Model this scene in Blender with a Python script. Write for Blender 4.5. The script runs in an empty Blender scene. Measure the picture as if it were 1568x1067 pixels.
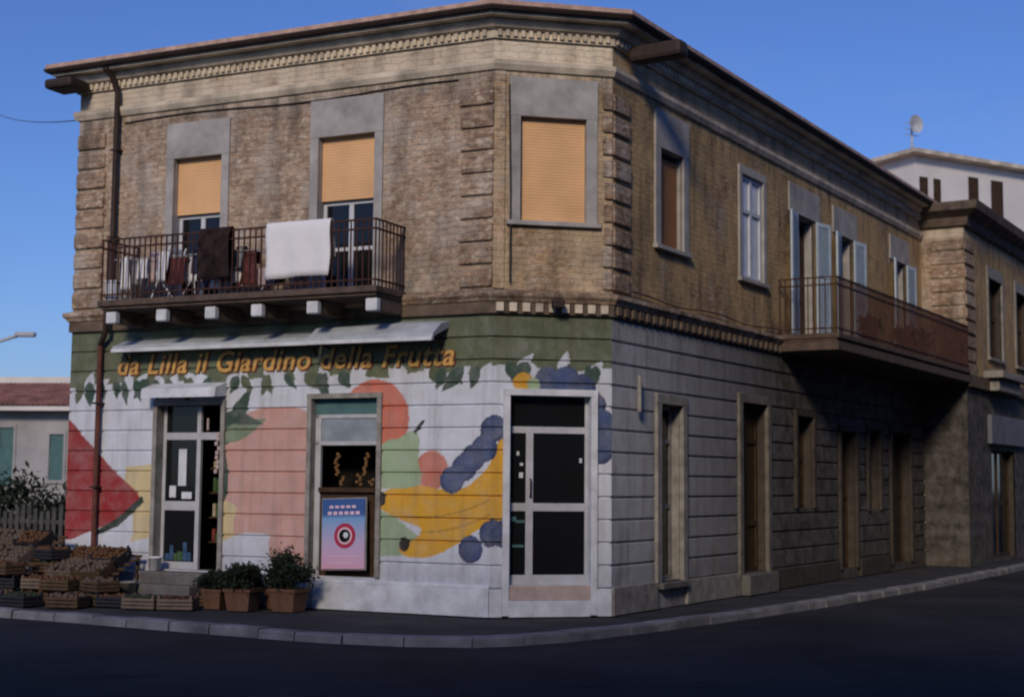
import bpy, bmesh, math, random
import numpy as np
from mathutils import Matrix, Vector
random.seed(7); rng=np.random.default_rng(5)
S=bpy.context.scene
def lin(r,g,b):
    f=lambda c:(c/255/12.92) if c/255<=.04045 else ((c/255+.055)/1.055)**2.4
    return (f(r),f(g),f(b))
# ------------------------------------------------------------ materials
def newmat(name):
    m=bpy.data.materials.new(name); m.use_nodes=True
    nt=m.node_tree; b=nt.nodes['Principled BSDF']; b.inputs['Specular IOR Level'].default_value=.2
    return m,nt,b
def N(nt,t,**k):
    n=nt.nodes.new(t)
    for a,v in k.items():
        if hasattr(n,a): setattr(n,a,v)
        else: n.inputs[a].default_value=v
    return n
def mixc(nt,fac,a,b,mode='MIX'):
    n=nt.nodes.new('ShaderNodeMix'); n.data_type='RGBA'; n.blend_type=mode
    for s,v in ((n.inputs[0],fac),(n.inputs[6],a),(n.inputs[7],b)):
        if hasattr(v,'is_linked') or hasattr(v,'links'): nt.links.new(v,s)
        elif isinstance(v,tuple): s.default_value=(*v[:3],1)
        else: s.default_value=v
    return n.outputs[2]
def ramp(nt,src,p0,p1,c0=(0,0,0),c1=(1,1,1)):
    r=nt.nodes.new('ShaderNodeValToRGB'); e=r.color_ramp.elements
    e[0].position=p0;e[1].position=p1;e[0].color=(*c0,1);e[1].color=(*c1,1)
    nt.links.new(src,r.inputs[0]); return r.outputs[0]
def mul(nt,a,b):
    n=N(nt,'ShaderNodeMath',operation='MULTIPLY'); nt.links.new(a,n.inputs[0])
    if hasattr(b,'links'): nt.links.new(b,n.inputs[1])
    else: n.inputs[1].default_value=b
    return n.outputs[0]
def maprange(nt,src,a,b,c=0,d=1):
    n=N(nt,'ShaderNodeMapRange'); n.inputs[1].default_value=a; n.inputs[2].default_value=b; n.inputs[3].default_value=c; n.inputs[4].default_value=d
    nt.links.new(src,n.inputs[0]); return n.outputs[0]
def noise(nt,vec,scale,detail=6,rough=.6,mapscale=None):
    if mapscale:
        mp=nt.nodes.new('ShaderNodeMapping'); mp.inputs['Scale'].default_value=mapscale
        nt.links.new(vec,mp.inputs[0]); vec=mp.outputs[0]
    n=N(nt,'ShaderNodeTexNoise'); n.inputs['Scale'].default_value=scale
    n.inputs['Detail'].default_value=detail; n.inputs['Roughness'].default_value=rough
    nt.links.new(vec,n.inputs['Vector']); return n.outputs['Fac']
def simple(name,col,rough=.8,var=.35,scale=3,bump=.1,bscale=40,metal=0):
    m,nt,b=newmat(name)
    tc=N(nt,'ShaderNodeTexCoord').outputs['Object']
    n=noise(nt,tc,scale)
    c=mixc(nt,ramp(nt,n,.3,.7),tuple(v*(1-var) for v in col),tuple(min(1,v*(1+var*.6)) for v in col))
    nt.links.new(c,b.inputs['Base Color']); b.inputs['Roughness'].default_value=rough; b.inputs['Metallic'].default_value=metal
    if bump:
        bp=N(nt,'ShaderNodeBump'); bp.inputs['Strength'].default_value=bump; bp.inputs['Distance'].default_value=.02
        nt.links.new(noise(nt,tc,bscale),bp.inputs['Height']); nt.links.new(bp.outputs[0],b.inputs['Normal'])
    return m
def brickmat(name,c1,c2,mort,plaster=(.33,.28,.22),pl=(.55,.68),dark=.4,frieze=None):
    m,nt,b=newmat(name); tc=N(nt,'ShaderNodeTexCoord').outputs['Object']
    sp=N(nt,'ShaderNodeSeparateXYZ'); nt.links.new(tc,sp.inputs[0])
    ad=N(nt,'ShaderNodeMath',operation='ADD'); nt.links.new(sp.outputs[0],ad.inputs[0]); nt.links.new(sp.outputs[1],ad.inputs[1])
    cb=N(nt,'ShaderNodeCombineXYZ'); nt.links.new(ad.outputs[0],cb.inputs[0]); nt.links.new(sp.outputs[2],cb.inputs[1])
    nz=N(nt,'ShaderNodeTexNoise'); nz.inputs['Scale'].default_value=4; nt.links.new(tc,nz.inputs['Vector'])
    vm=N(nt,'ShaderNodeVectorMath',operation='MULTIPLY_ADD'); nt.links.new(nz.outputs['Color'],vm.inputs[0]); vm.inputs[1].default_value=(.1,.09,0); nt.links.new(cb.outputs[0],vm.inputs[2])
    bk=N(nt,'ShaderNodeTexBrick'); bk.inputs['Scale'].default_value=1; bk.inputs['Brick Width'].default_value=.29; bk.inputs['Row Height'].default_value=.095
    bk.inputs['Mortar Size'].default_value=.010; bk.inputs['Mortar Smooth'].default_value=.6
    bk.inputs['Color1'].default_value=(*c1,1);bk.inputs['Color2'].default_value=(*c2,1);bk.inputs['Mortar'].default_value=(*mort,1)
    nt.links.new(vm.outputs[0],bk.inputs['Vector'])
    c=bk.outputs['Color']
    c=mixc(nt,ramp(nt,noise(nt,tc,2.6,8,.72,(1,1,1.5)),.46,.60),c,mixc(nt,.55,c,(c1[0]*.36,c1[1]*.31,c1[2]*.28)))
    c=mixc(nt,ramp(nt,noise(nt,tc,9,7,.75,(1,1,2.2)),.48,.60),c,mixc(nt,.64,c,(c1[0]*.24,c1[1]*.21,c1[2]*.20)))
    c=mixc(nt,ramp(nt,noise(nt,tc,6,7,.75,(1,1.2,1.9)),.52,.61),c,mixc(nt,.75,c,(.74,.64,.50)))
    c=mixc(nt,ramp(nt,noise(nt,tc,1.3,6,.62),.50,.62),c,mixc(nt,.45,c,(.56,.53,.49)))
    pf=ramp(nt,noise(nt,tc,.9,8,.68),pl[0],pl[1])
    c=mixc(nt,pf,c,mixc(nt,ramp(nt,noise(nt,tc,5,7,.7),.35,.7),plaster,tuple(v*.68 for v in plaster)))
    if frieze:
        f=mul(nt,maprange(nt,sp.outputs[2],7.95,8.2),ramp(nt,noise(nt,tc,1.3,7,.65),.34,.48))
        c=mixc(nt,f,c,frieze)
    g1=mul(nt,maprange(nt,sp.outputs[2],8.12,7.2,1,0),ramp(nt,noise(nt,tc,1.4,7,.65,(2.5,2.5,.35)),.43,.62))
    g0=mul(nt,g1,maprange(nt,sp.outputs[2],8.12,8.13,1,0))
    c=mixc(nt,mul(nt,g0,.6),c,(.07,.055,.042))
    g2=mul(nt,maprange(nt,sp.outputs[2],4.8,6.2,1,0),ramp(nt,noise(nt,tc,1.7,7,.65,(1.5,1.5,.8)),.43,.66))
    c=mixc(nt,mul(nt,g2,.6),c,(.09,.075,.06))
    st=ramp(nt,noise(nt,tc,1.0,6,.6,(2.2,2.2,.45)),.48,.70)
    c=mixc(nt,st,c,mixc(nt,dark,c,(.03,.025,.02)))
    nt.links.new(c,b.inputs['Base Color']); b.inputs['Roughness'].default_value=.92
    h=N(nt,'ShaderNodeMath',operation='MULTIPLY_ADD'); nt.links.new(bk.outputs['Fac'],h.inputs[0]); h.inputs[1].default_value=-.3; nt.links.new(noise(nt,tc,8,8,.72),h.inputs[2])
    bp=N(nt,'ShaderNodeBump'); bp.inputs['Strength'].default_value=.85; bp.inputs['Distance'].default_value=.045
    nt.links.new(h.outputs[0],bp.inputs['Height']); nt.links.new(bp.outputs[0],b.inputs['Normal'])
    return m
def paintmat(name,grime=.28):
    m,nt,b=newmat(name); tc=N(nt,'ShaderNodeTexCoord').outputs['Object']
    at=N(nt,'ShaderNodeAttribute'); at.attribute_name='Paint'
    c=at.outputs['Color']
    c=mixc(nt,ramp(nt,noise(nt,tc,3.2,8,.7),.45,.8),c,mixc(nt,.30,c,(.60,.61,.63)))
    c=mixc(nt,ramp(nt,noise(nt,tc,2.2,8,.65),.42,.75),c,mixc(nt,grime,c,(.22,.20,.18)))
    c=mixc(nt,ramp(nt,noise(nt,tc,1.2,6,.6,(5,5,.5)),.48,.8),c,mixc(nt,grime+.1,c,(.12,.11,.1)))
    c=mixc(nt,ramp(nt,noise(nt,tc,16,6,.7),.6,.72),c,mixc(nt,.3,c,(.3,.27,.22)))
    sp=N(nt,'ShaderNodeSeparateXYZ'); nt.links.new(tc,sp.inputs[0])
    up=mul(nt,maprange(nt,sp.outputs[2],3.3,4.45,0,1),ramp(nt,noise(nt,tc,1.6,7,.65,(3,3,.5)),.42,.62))
    c=mixc(nt,mul(nt,up,.5),c,(.07,.065,.055))
    lo=ramp(nt,sp.outputs[2],.0,.95,(1,1,1),(0,0,0))
    mm=mul(nt,lo,ramp(nt,noise(nt,tc,4,8,.7),.33,.62))
    c=mixc(nt,mm,c,mixc(nt,.68,c,(.1,.09,.08)))
    nt.links.new(c,b.inputs['Base Color']); b.inputs['Roughness'].default_value=.82
    bp=N(nt,'ShaderNodeBump'); bp.inputs['Strength'].default_value=.5; bp.inputs['Distance'].default_value=.02
    nt.links.new(noise(nt,tc,8,8,.7),bp.inputs['Height']); nt.links.new(bp.outputs[0],b.inputs['Normal'])
    return m
M={}
M['brick']=brickmat('brick_tan',(.62,.465,.335),(.47,.34,.24),(.53,.46,.38),(.52,.47,.40),(.53,.66),.5,(.68,.59,.47))
M['brickB']=brickmat('brick_chamfer',(.68,.47,.275),(.52,.35,.205),(.58,.47,.34),(.72,.56,.37),(.44,.54),.45,(.84,.75,.59))
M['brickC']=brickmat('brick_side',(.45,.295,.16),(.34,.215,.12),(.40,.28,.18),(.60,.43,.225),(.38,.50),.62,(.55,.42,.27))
M['quoin']=brickmat('brick_quoin',(.55,.39,.27),(.42,.285,.20),(.46,.38,.30),(.5,.42,.33),(.6,.72),.55)
M['stonecor']=simple('cornice_stone',(.66,.58,.46),.9,.5,2,.5)
M['stonedark']=simple('cornice_dark',(.15,.115,.09),.9,.5,4,.4)
M['tile']=simple('roof_tile',(.55,.38,.31),.9,.4,5,.3)
M['paint']=paintmat('painted_render'); M['paintC']=paintmat('grimy_shaded_render',.5)  # second render: grime plus street shade painted in through vertex colours
M['plaster']=simple('window_plaster',(.41,.40,.39),.85,.35,2.0,.3)
M['shutter']=simple('roller_shutter',(.80,.50,.26),.6,.15,1.2,0)
M['shutbrown']=simple('roller_shutter_brown',(.34,.17,.08),.6,.1,2,0)
M['dark']=simple('dark_interior',(.012,.011,.010),.9,.3,3,0)
M['frame']=simple('door_frame_grey',(.48,.50,.54),.5,.2,4,0)
M['framew']=simple('window_frame_white',(.58,.62,.68),.5,.1,4,0)
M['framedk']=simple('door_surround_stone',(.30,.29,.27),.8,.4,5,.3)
M['framevdk']=simple('shaded_surround_stone',(.07,.06,.052),.85,.4,5,.3)  # surround stone darkened in colour to stand for the far street's shade
M['wood']=simple('dark_wood',(.06,.035,.02),.7,.4,6,.1)
M['iron']=simple('rusty_iron',(.065,.03,.024),.7,.4,8,.1)
M['pipe']=simple('pipe_dark',(.05,.035,.03),.6,.3,8,.05)
M['white']=simple('white_paint',(.65,.69,.75),.7,.25,4,.2)
M['cloth']=simple('white_cloth',(.82,.83,.86),.95,.05,8,.3,60)
M['awn']=simple('awning_fabric',(.40,.45,.50),.8,.25,3,.1)
M['slab']=simple('balcony_concrete',(.12,.09,.075),.9,.45,5,.3)
M['yellow']=simple('yellow_letter',(.62,.37,.12),.8,.35,6,0)
M['redl']=simple('red_letter_edge',(.14,.05,.035),.7,.2,3,0)
M['kerb']=simple('kerb_stone',(.22,.225,.24),.9,.5,2,.4)
M['pave']=simple('pavement_asphalt',(.05,.052,.058),.9,.4,1.2,.5)
M['step']=simple('pink_step_stone',(.50,.40,.38),.8,.2,4,.1)
M['conc']=simple('step_concrete',(.15,.145,.14),.9,.35,4,.3)
M['blueshut']=simple('blue_shutter',(.46,.57,.68),.6,.15,5,0)
M['terra']=simple('planter_terracotta',(.15,.08,.05),.8,.35,5,.1)
M['whitewall']=simple('house_white_wall',(.72,.70,.67),.9,.15,.5,.1)
M['greywall']=simple('house_grey_wall',(.38,.38,.39),.9,.35,.6,.2)
M['teal']=simple('teal_shutter',(.08,.17,.18),.7,.2,5,0)
def glassm():
    m,nt,b=newmat('window_glass'); b.inputs['Base Color'].default_value=(.010,.011,.012,1); b.inputs['Roughness'].default_value=.07; b.inputs['Specular IOR Level'].default_value=.45
    tc=N(nt,'ShaderNodeTexCoord').outputs['Object']
    bp=N(nt,'ShaderNodeBump'); bp.inputs['Strength'].default_value=.08; bp.inputs['Distance'].default_value=.02
    nt.links.new(noise(nt,tc,2),bp.inputs['Height']); nt.links.new(bp.outputs[0],b.inputs['Normal'])
    return m
M['glass']=glassm()
M['curtain']=simple('curtain_glass',(.70,.76,.84),.3,.15,6,0)
M['transom']=simple('transom_glass',(.28,.33,.38),.2,.3,3,0)
# ------------------------------------------------------------ builders
def link(ob,parent=None):
    S.collection.objects.link(ob)
    if parent: ob.parent=parent
    return ob
def empty(name,parent=None,mat=None):
    e=bpy.data.objects.new(name,None); link(e,parent)
    if mat: e.matrix_local=mat
    return e
def mesh(name,v,f,m,parent=None,smooth=False):
    me=bpy.data.meshes.new(name); me.from_pydata([tuple(p) for p in v],[],f); me.update()
    if m is not None:
        for x in (m if isinstance(m,list) else [m]): me.materials.append(x)
    if smooth: me.polygons.foreach_set('use_smooth',[True]*len(me.polygons))
    return link(bpy.data.objects.new(name,me),parent)
BF=[(0,1,3,2),(4,6,7,5),(0,4,5,1),(2,3,7,6),(0,2,6,4),(1,5,7,3)]
def bv(x0,x1,y0,y1,z0,z1): return [(x,y,z) for x in (x0,x1) for y in (y0,y1) for z in (z0,z1)]
def boxes(name,L,m,parent=None,bevel=0,mtx=None):
    v=[];f=[];mi=[]
    for b in L:
        o=len(v); p=bv(*b[:6])
        v+=p; f+=[tuple(i+o for i in q) for q in BF]; mi+=[b[6] if len(b)>6 else 0]*6
    ob=mesh(name,v,f,m,parent)
    ob.data.polygons.foreach_set('material_index',mi)
    if bevel:
        bm=ob.modifiers.new('b','BEVEL'); bm.width=bevel; bm.segments=2; bm.limit_method='ANGLE'
    if mtx is not None: ob.matrix_local=mtx
    return ob
def tube(name,pts,r,m,parent=None):
    cu=bpy.data.curves.new(name,'CURVE'); cu.dimensions='3D'; cu.bevel_depth=r; cu.bevel_resolution=3
    s=cu.splines.new('POLY'); s.points.add(len(pts)-1)
    for i,p in enumerate(pts): s.points[i].co=(*p,1)
    cu.materials.append(m); return link(bpy.data.objects.new(name,cu),parent)
def axis(breaks,lo,hi,res):
    b=sorted({round(x,4) for x in breaks if lo<x<hi}|{lo,hi}); out=[lo]
    for a,c in zip(b[:-1],b[1:]):
        n=max(1,int(round((c-a)/res))); out+=list(np.linspace(a,c,n+1)[1:])
    return np.array(out)
def wall(name,x0,x1,z0,z1,holes,m,parent,res=.3,groove=None,paint=None):
    xs=axis([h for q in holes for h in q[:2]],x0,x1,res)
    zb=[h for q in holes for h in q[2:]]
    G=[]
    if groove:
        G=list(np.arange(groove[0],z1,groove[1])); G=[g for g in G if g>z0+.05]
        for g in G: zb+=[g-.026,g-.012,g+.012,g+.026]
    zs=axis(zb,z0,z1,res)
    X,Z=np.meshgrid(xs,zs); Y=np.zeros_like(X)
    for g in G: Y[np.abs(Z-g)<.014]=.035
    nx=len(xs); v=np.stack([X.ravel(),Y.ravel(),Z.ravel()],1)
    cx=(xs[:-1]+xs[1:])/2; cz=(zs[:-1]+zs[1:])/2; CX,CZ=np.meshgrid(cx,cz)
    ok=np.ones_like(CX,bool)
    for h in holes: ok&=~((CX>h[0])&(CX<h[1])&(CZ>h[2])&(CZ<h[3]))
    j,i=np.nonzero(ok); a=j*nx+i
    f=np.stack([a,a+1,a+nx+1,a+nx],1)
    me=bpy.data.meshes.new(name); me.from_pydata(v.tolist(),[],f.tolist()); me.update(); me.materials.append(m)
    if paint:
        c=paint(X.ravel(),Z.ravel()); at=me.color_attributes.new('Paint','FLOAT_COLOR','POINT')
        at.data.foreach_set('color',np.concatenate([c,np.ones((len(c),1))],1).ravel())
    return link(bpy.data.objects.new(name,me),parent)
# ------------------------------------------------------------ building frames
P1=Vector((-.297,21.108,0)); P2=Vector((1.5,21.482,0))
a_=math.radians(64.9); c_=math.radians(31.5)
dA=Vector((-math.sin(a_),math.cos(a_),0)); dC=Vector((math.sin(c_),math.cos(c_),0)); LB=(P2-P1).length; dB=(P2-P1)/LB
def frame(P,X):
    Y=Vector((-X.y,X.x,0)); m=Matrix.Identity(4)
    for i in range(3): m[i][0]=X[i]; m[i][1]=Y[i]; m[i][3]=P[i]
    return m
BLD=empty('corner_shop_building')
FA=empty('left_facade',BLD,frame(P1,-dA)); FB=empty('chamfer_facade',BLD,frame(P1,dB)); FC=empty('right_facade',BLD,frame(P2,dC))
LA=8.0; LC=16.8
L0=P1+dA*LA; E=P2+dC*LC
inA=Vector((.4242,.9056,0)); inC=Vector((-.8526,.5225,0))
PATH=[L0+inA*7,L0,P1,P2,E]
def offpath(path,o):
    out=[]
    nrm=[]
    for a,b in zip(path[:-1],path[1:]):
        d=(b-a).normalized(); nrm.append(Vector((d.y,-d.x,0)))
    for i,p in enumerate(path):
        if i==0: q=p+nrm[0]*o
        elif i==len(path)-1: q=p+nrm[-1]*o
        else:
            n=(nrm[i-1]+nrm[i]).normalized(); q=p+n*(o/n.dot(nrm[i]))
        out.append(q)
    return out
def sweep(name,prof,m,parent=BLD,path=PATH):
    v=[];f=[];k=len(prof)
    rows=[offpath(path,o) for o,z in prof]
    for i in range(len(path)):
        for r,(o,z) in zip(rows,prof): v.append((r[i].x,r[i].y,z))
    for i in range(len(path)-1):
        for j in range(k): f.append((i*k+j,(i+1)*k+j,(i+1)*k+(j+1)%k,i*k+(j+1)%k))
    f.append(tuple(range(k))); f.append(tuple((len(path)-1)*k+j for j in reversed(range(k))))
    return mesh(name,v,f,m,parent)
def rect(o0,o1,z0,z1): return [(o0,z0),(o1,z0),(o1,z1),(o0,z1)]
sweep('string_course',[(-.02,4.62),(.06,4.62),(.08,4.66),(.12,4.70),(.12,4.76),(.0,4.80),(-.02,4.80)],M['quoin'])
sweep('string_fascia',rect(-.02,.04,4.44,4.619),M['stonedark'])
sweep('cornice_band',[(-.02,8.10),(.04,8.12),(.08,8.2),(.08,8.27),(-.02,8.3)],M['stonecor'])
sweep('cornice_upper',[(-.02,8.6),(.05,8.6),(.05,8.73),(.13,8.75),(.18,8.82),(.18,8.87),(-.02,8.87)],M['stonecor'])
sweep('eave_board',rect(-.02,.34,8.872,8.94),M['stonecor'])
sweep('gutter',[(.32,8.942),(.42,8.92),(.45,8.96),(.45,8.985),(.32,8.98)],M['pipe'])
sweep('roof_edge_tiles',[(-.1,8.987),(.43,8.99),(.43,9.06),(-.1,9.13)],M['tile'])
def dentils(parent,x0,x1,z0,z1,o,w,gap,m,name):
    L=[];x=x0+gap/2
    while x+w<x1: L.append((x,x+w,-o,.0,z0,z1)); x+=w+gap
    boxes(name,L,m,parent)
for fr,x0,x1 in ((FA,-LA,0),(FB,0,LB),(FC,0,LC)):
    dentils(fr,x0,x1,8.63,8.728,.09,.06,.06,M['stonecor'],'cornice_dentils')
dentils(FB,.0,LB,4.47,4.6,.09,.11,.09,M['stonecor'],'string_dentils')
dentils(FC,.0,LC,4.47,4.6,.08,.11,.14,M['stonedark'],'string_dentils')
rp=offpath(PATH,.3)
back=[E+inC*10, L0+inA*7+Vector((3,3,0))]
rv=[(p.x,p.y,9.09) for p in rp]+[(p.x,p.y,9.09) for p in back]+[(3,30,9.4)]
mesh('roof',rv,[(i,(i+1)%7,7) for i in range(7)],M['tile'],BLD)
bw=[L0,L0+inA*7,back[1],back[0],E]
v=[];f=[]
for p in bw: v+=[(p.x,p.y,0),(p.x,p.y,8.9)]
for i in range(4): f.append((2*i,2*i+2,2*i+3,2*i+1))
mesh('rear_walls',v,f,M['brick'],BLD)
# ------------------------------------------------------------ mural painting
WHITE=np.array((.64,.69,.78)); GREEN=np.array(lin(96,108,82)); DGREEN=np.array(lin(54,80,70)); LGREEN=np.array(lin(160,184,150))
RED=np.array(lin(152,50,54)); YEL=np.array(lin(220,168,54)); CREAM=np.array(lin(212,196,150)); PINK=np.array(lin(202,160,150))
PEACH=np.array(lin(200,126,110)); BLUE=np.array(lin(68,86,128)); BLK=np.array(lin(34,32,32)); ORG=np.array(lin(208,122,102))
def inpoly(x,z,P):
    r=np.zeros(x.shape,bool); n=len(P)
    for i in range(n):
        x1,y1=P[i];x2,y2=P[(i+1)%n]
        if y1==y2: continue
        c=((y1>z)!=(y2>z))&(x<(x2-x1)*(z-y1)/(y2-y1)+x1); r^=c
    return r
def smoothpoly(P,n=6):
    out=[];k=len(P)
    for i in range(k):
        p0,p1,p2,p3=[np.array(P[(i+j-1)%k]) for j in range(4)]
        for t in np.linspace(0,1,n,endpoint=False):
            out.append(tuple(.5*((2*p1)+(-p0+p2)*t+(2*p0-5*p1+4*p2-p3)*t*t+(-p0+3*p1-3*p2+p3)*t**3)))
    return out
def ell(x,z,cx,cz,rx,rz=None): return ((x-cx)/rx)**2+((z-cz)/(rz or rx))**2<1
def grape(C,x,z,cx,cz,r,s):
    C[ell(x,z,cx,cz,r)]=BLUE*s; C[ell(x,z,cx,cz,r)&~ell(x,z,cx-.02,cz+.02,r*.88)]=BLUE*s*.62
def leaf(x,z,cx,cz,ang,L,w):
    c,s=math.cos(ang),math.sin(ang); a=((x-cx)*c+(z-cz)*s)/L; b=(-(x-cx)*s+(z-cz)*c)/w
    return (a>0)&(a<1)&(np.abs(b)<np.sin(np.pi*np.clip(a,0,1)**.7))
def band(C,x,z,x0,x1,zl,zr,seed,disc=None):
    r=random.Random(seed)
    zb=zl+(zr-zl)*(x-x0)/(x1-x0)+.04*np.sin(x*4.3)
    C[z>zb]=GREEN
    n=int((x1-x0)/.25)
    for i in range(n):
        cx=x0+(i+r.random())*(x1-x0)/n; b=zl+(zr-zl)*(cx-x0)/(x1-x0)
        if i%3: C[leaf(x,z,cx,b-.10,math.pi/2+r.uniform(-1,1),r.uniform(.28,.44),r.uniform(.08,.12))]=WHITE
    if disc: disc()
    for i in range(n):
        cx=x0+(i+r.random())*(x1-x0)/n; b=zl+(zr-zl)*(cx-x0)/(x1-x0)
        q=r.random(); w_=(r.uniform(-.9,.9),r.uniform(.3,.52),r.uniform(.07,.12))
        if disc and 1.3<-cx<2.6: continue
        C[leaf(x,z,cx,b+.08,-math.pi/2+w_[0],w_[1],w_[2])]=DGREEN if q<.6 else GREEN*.8
def paintA(x,z):
    C=np.tile(WHITE,(len(x),1)); u=-x
    P=lambda pts: inpoly(u,z,smoothpoly(pts))
    C[inpoly(u,z,[(6.75,2.15),(6.2,2.2),(6.2,1.0),(6.75,.9)])&~ell(u,z,6.9,1.2,.35,.5)]=CREAM
    C[P([(8.15,2.9),(7.6,2.6),(7.0,2.1),(6.42,1.62),(6.9,1.3),(7.4,1.1),(8.15,1.05)])]=RED
    C[inpoly(u,z,[(6.38,1.68),(6.9,1.30),(7.35,1.08),(7.35,1.0),(6.85,1.18),(6.34,1.58)])]=DGREEN*.5
    C[ell(u,z,3.75,1.95,1.35,1.18)&(u<5)&(z<3.1)]=PINK
    C[ell(u,z,4.9,1.9,.35,.9)]=PINK
    C[ell(u,z,4.7,1.15,.36,.46)]=CREAM
    C[ell(u,z,4.35,1.25,.2,.3)]=PINK*1.05
    C[ell(u,z,4.15,.55,.85,.58)]=WHITE*.97
    C[ell(u,z,3.45,.95,.42,.4)]=PINK*1.08
    C[leaf(-u,z,-4.8,2.5,1.05,1.1,.17)]=DGREEN; C[leaf(-u,z,-4.85,2.6,.35,.95,.15)]=LGREEN*.55
    C[leaf(-u,z,-4.75,1.6,1.6,.95,.10)]=DGREEN; C[leaf(-u,z,-4.8,3.0,-.2,.8,.10)]=DGREEN*.9
    C[ell(u,z,.98,2.12,.28,.29)]=PEACH
    C[inpoly(u,z,[(1.95,1.55),(1.6,1.42),(1.2,1.15),(1.3,.85),(1.95,.8)])]=LGREEN
    C[inpoly(u,z,[(1.95,.82),(1.3,.86),(1.3,.8),(1.95,.6)])]=WHITE
    ban=[(1.86,1.72),(1.667,1.85),(1.217,1.90),(.775,1.84),(.395,1.88),(.06,2.16),(-.1,2.3),(-.1,1.30),(.17,1.27),(.556,1.03),(.99,.84),(1.40,.84),(1.52,1.0),(1.217,1.12),(1.16,1.26),(1.5,1.38),(1.89,1.56)]
    C[inpoly(u,z,smoothpoly(ban,4))]=YEL
    for o in (0,.22):
        zc=1.42-o+ .28*((u-1.2)/1.2)**2*(u<1.2)
        C[(np.abs(z-zc)<.013)&(u<1.45)&inpoly(u,z,ban)]=YEL*.65
    for cu,cz,s in ((-.02,2.72,.9),(.12,2.44,1.05),(.30,2.30,.85),(.44,2.16,1.0),(.64,1.98,1.1)): grape(C,u,z,cu,cz,.20,s)
    C[ell(u,z,1.84,1.69,.08,.11)]=BLK; C[ell(u,z,1.43,1.02,.09,.11)]=BLK
    grape(C,u,z,.32,.97,.2,1); grape(C,u,z,-.02,1.2,.2,.85)
    def disc():
        C[ell(u,z,1.98,2.90,.60)&~((u<1.97)&(u>1.15)&(z<2.45))]=ORG
        C[P([(1.97,1.88),(1.97,2.3),(1.78,2.55),(1.55,2.6),(1.32,2.72),(1.20,2.6),(1.22,2.3),(1.2,1.9)])]=LGREEN
        C[inpoly(u,z,[(1.26,2.66),(1.10,2.86),(1.14,2.88),(1.31,2.7)])]=BLK
    band(C,x,z,-8,0,3.50,3.58,3,disc)
    return C
def paintB(x,z):
    C=np.tile(WHITE,(len(x),1))
    C[inpoly(x,z,[(-.1,2.2),(.0,2.25),(.12,2.55),(.26,2.8),(.3,2.8),(.3,1.42),(-.1,1.30)])]=YEL
    for cx,cz,s in ((.04,2.74,.9),(-.1,2.44,1.05),(.2,1.2,1),(.02,1.22,.85)): grape(C,x,z,cx,cz,.2,s)
    band(C,x,z,0,LB,3.66,3.62,9)
    for cx,cz,s in ((.86,3.46,.9),(1.14,3.47,1.1),(1.38,3.36,.85),(1.54,3.1,1.0),(1.68,2.84,1.1),(1.74,2.66,.9),(1.66,2.44,1)): grape(C,x,z,cx,cz,.21,s)
    C[ell(x,z,.48,3.42,.16,.15)]=YEL*.9; C[ell(x,z,.64,3.40,.1,.1)]=LGREEN
    return C
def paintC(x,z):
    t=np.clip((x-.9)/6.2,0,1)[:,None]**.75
    return np.array((.53,.55,.57))*(1-t)+np.array((.045,.040,.037))*t  # shade of the far street painted in, wall colour falling to near-black
hA=[(-6.10,-4.82,.5,3.16),(-3.1,-1.92,.5,3.22)]
hB=[(.28,1.51,.46,3.23)]
hC=[(1.64,2.45,.42,3.22),(5.0,6.2,.38,3.42),(7.8,8.7,1.5,3.3),(10.4,11.4,.2,3.1),(12.3,13.1,1.4,3.2),(14.0,15.5,.15,3.2)]
GR=(.40,.335)
wall('ground_floor_wall',-8,0,0,4.45,hA,M['paint'],FA,.018,GR,paintA)
wall('ground_floor_wall',0,LB,0,4.45,hB,M['paint'],FB,.018,GR,paintB)
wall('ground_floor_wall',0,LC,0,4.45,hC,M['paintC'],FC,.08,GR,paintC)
uA=[(-5.92,-4.95,4.85,7.27),(-3.08,-2.05,4.85,7.36)]
uB=[(.404,1.428,5.84,7.43)]
uC=[(1.65,2.53,5.77,7.37),(5.06,6.1,5.68,7.6),(7.82,8.88,4.85,7.3),(10.43,11.3,4.85,7.27),(14.47,15.3,4.85,7.27)]
wall('upper_wall',-8,0,4.45,8.9,uA,M['brick'],FA)
wall('upper_wall',0,LB,4.45,8.9,uB,M['brickB'],FB)
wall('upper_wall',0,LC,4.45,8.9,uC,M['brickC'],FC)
def reveal(fr,h,m,d=.3):
    x0,x1,z0,z1=h; t=.06
    boxes('opening_reveal',[(x0-t,x0,.036,d,z0-t,z1+t),(x1,x1+t,.036,d,z0-t,z1+t),(x0,x1,.036,d,z1,z1+t),(x0,x1,.036,d,z0-t,z0)],m,fr)
    boxes('interior_void',[(x0-t,x1+t,.9,.95,z0-t,z1+t),(x0-t-.05,x0-t,d,.9,z0-t,z1+t),(x1+t,x1+t+.05,d,.9,z0-t,z1+t),(x0-t,x1+t,d,.9,z1+t,z1+t+.05),(x0-t,x1+t,d,.9,z0-t-.05,z0-t)],M['dark'],fr)
for h in hA: reveal(FA,h,M['framedk'])
for h in hB: reveal(FB,h,M['white'])
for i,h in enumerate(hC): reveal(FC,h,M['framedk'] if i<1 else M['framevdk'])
for h in uA: reveal(FA,h,M['plaster'])
for h in uB: reveal(FB,h,M['plaster'])
for h in uC: reveal(FC,h,M['plaster'])
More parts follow.
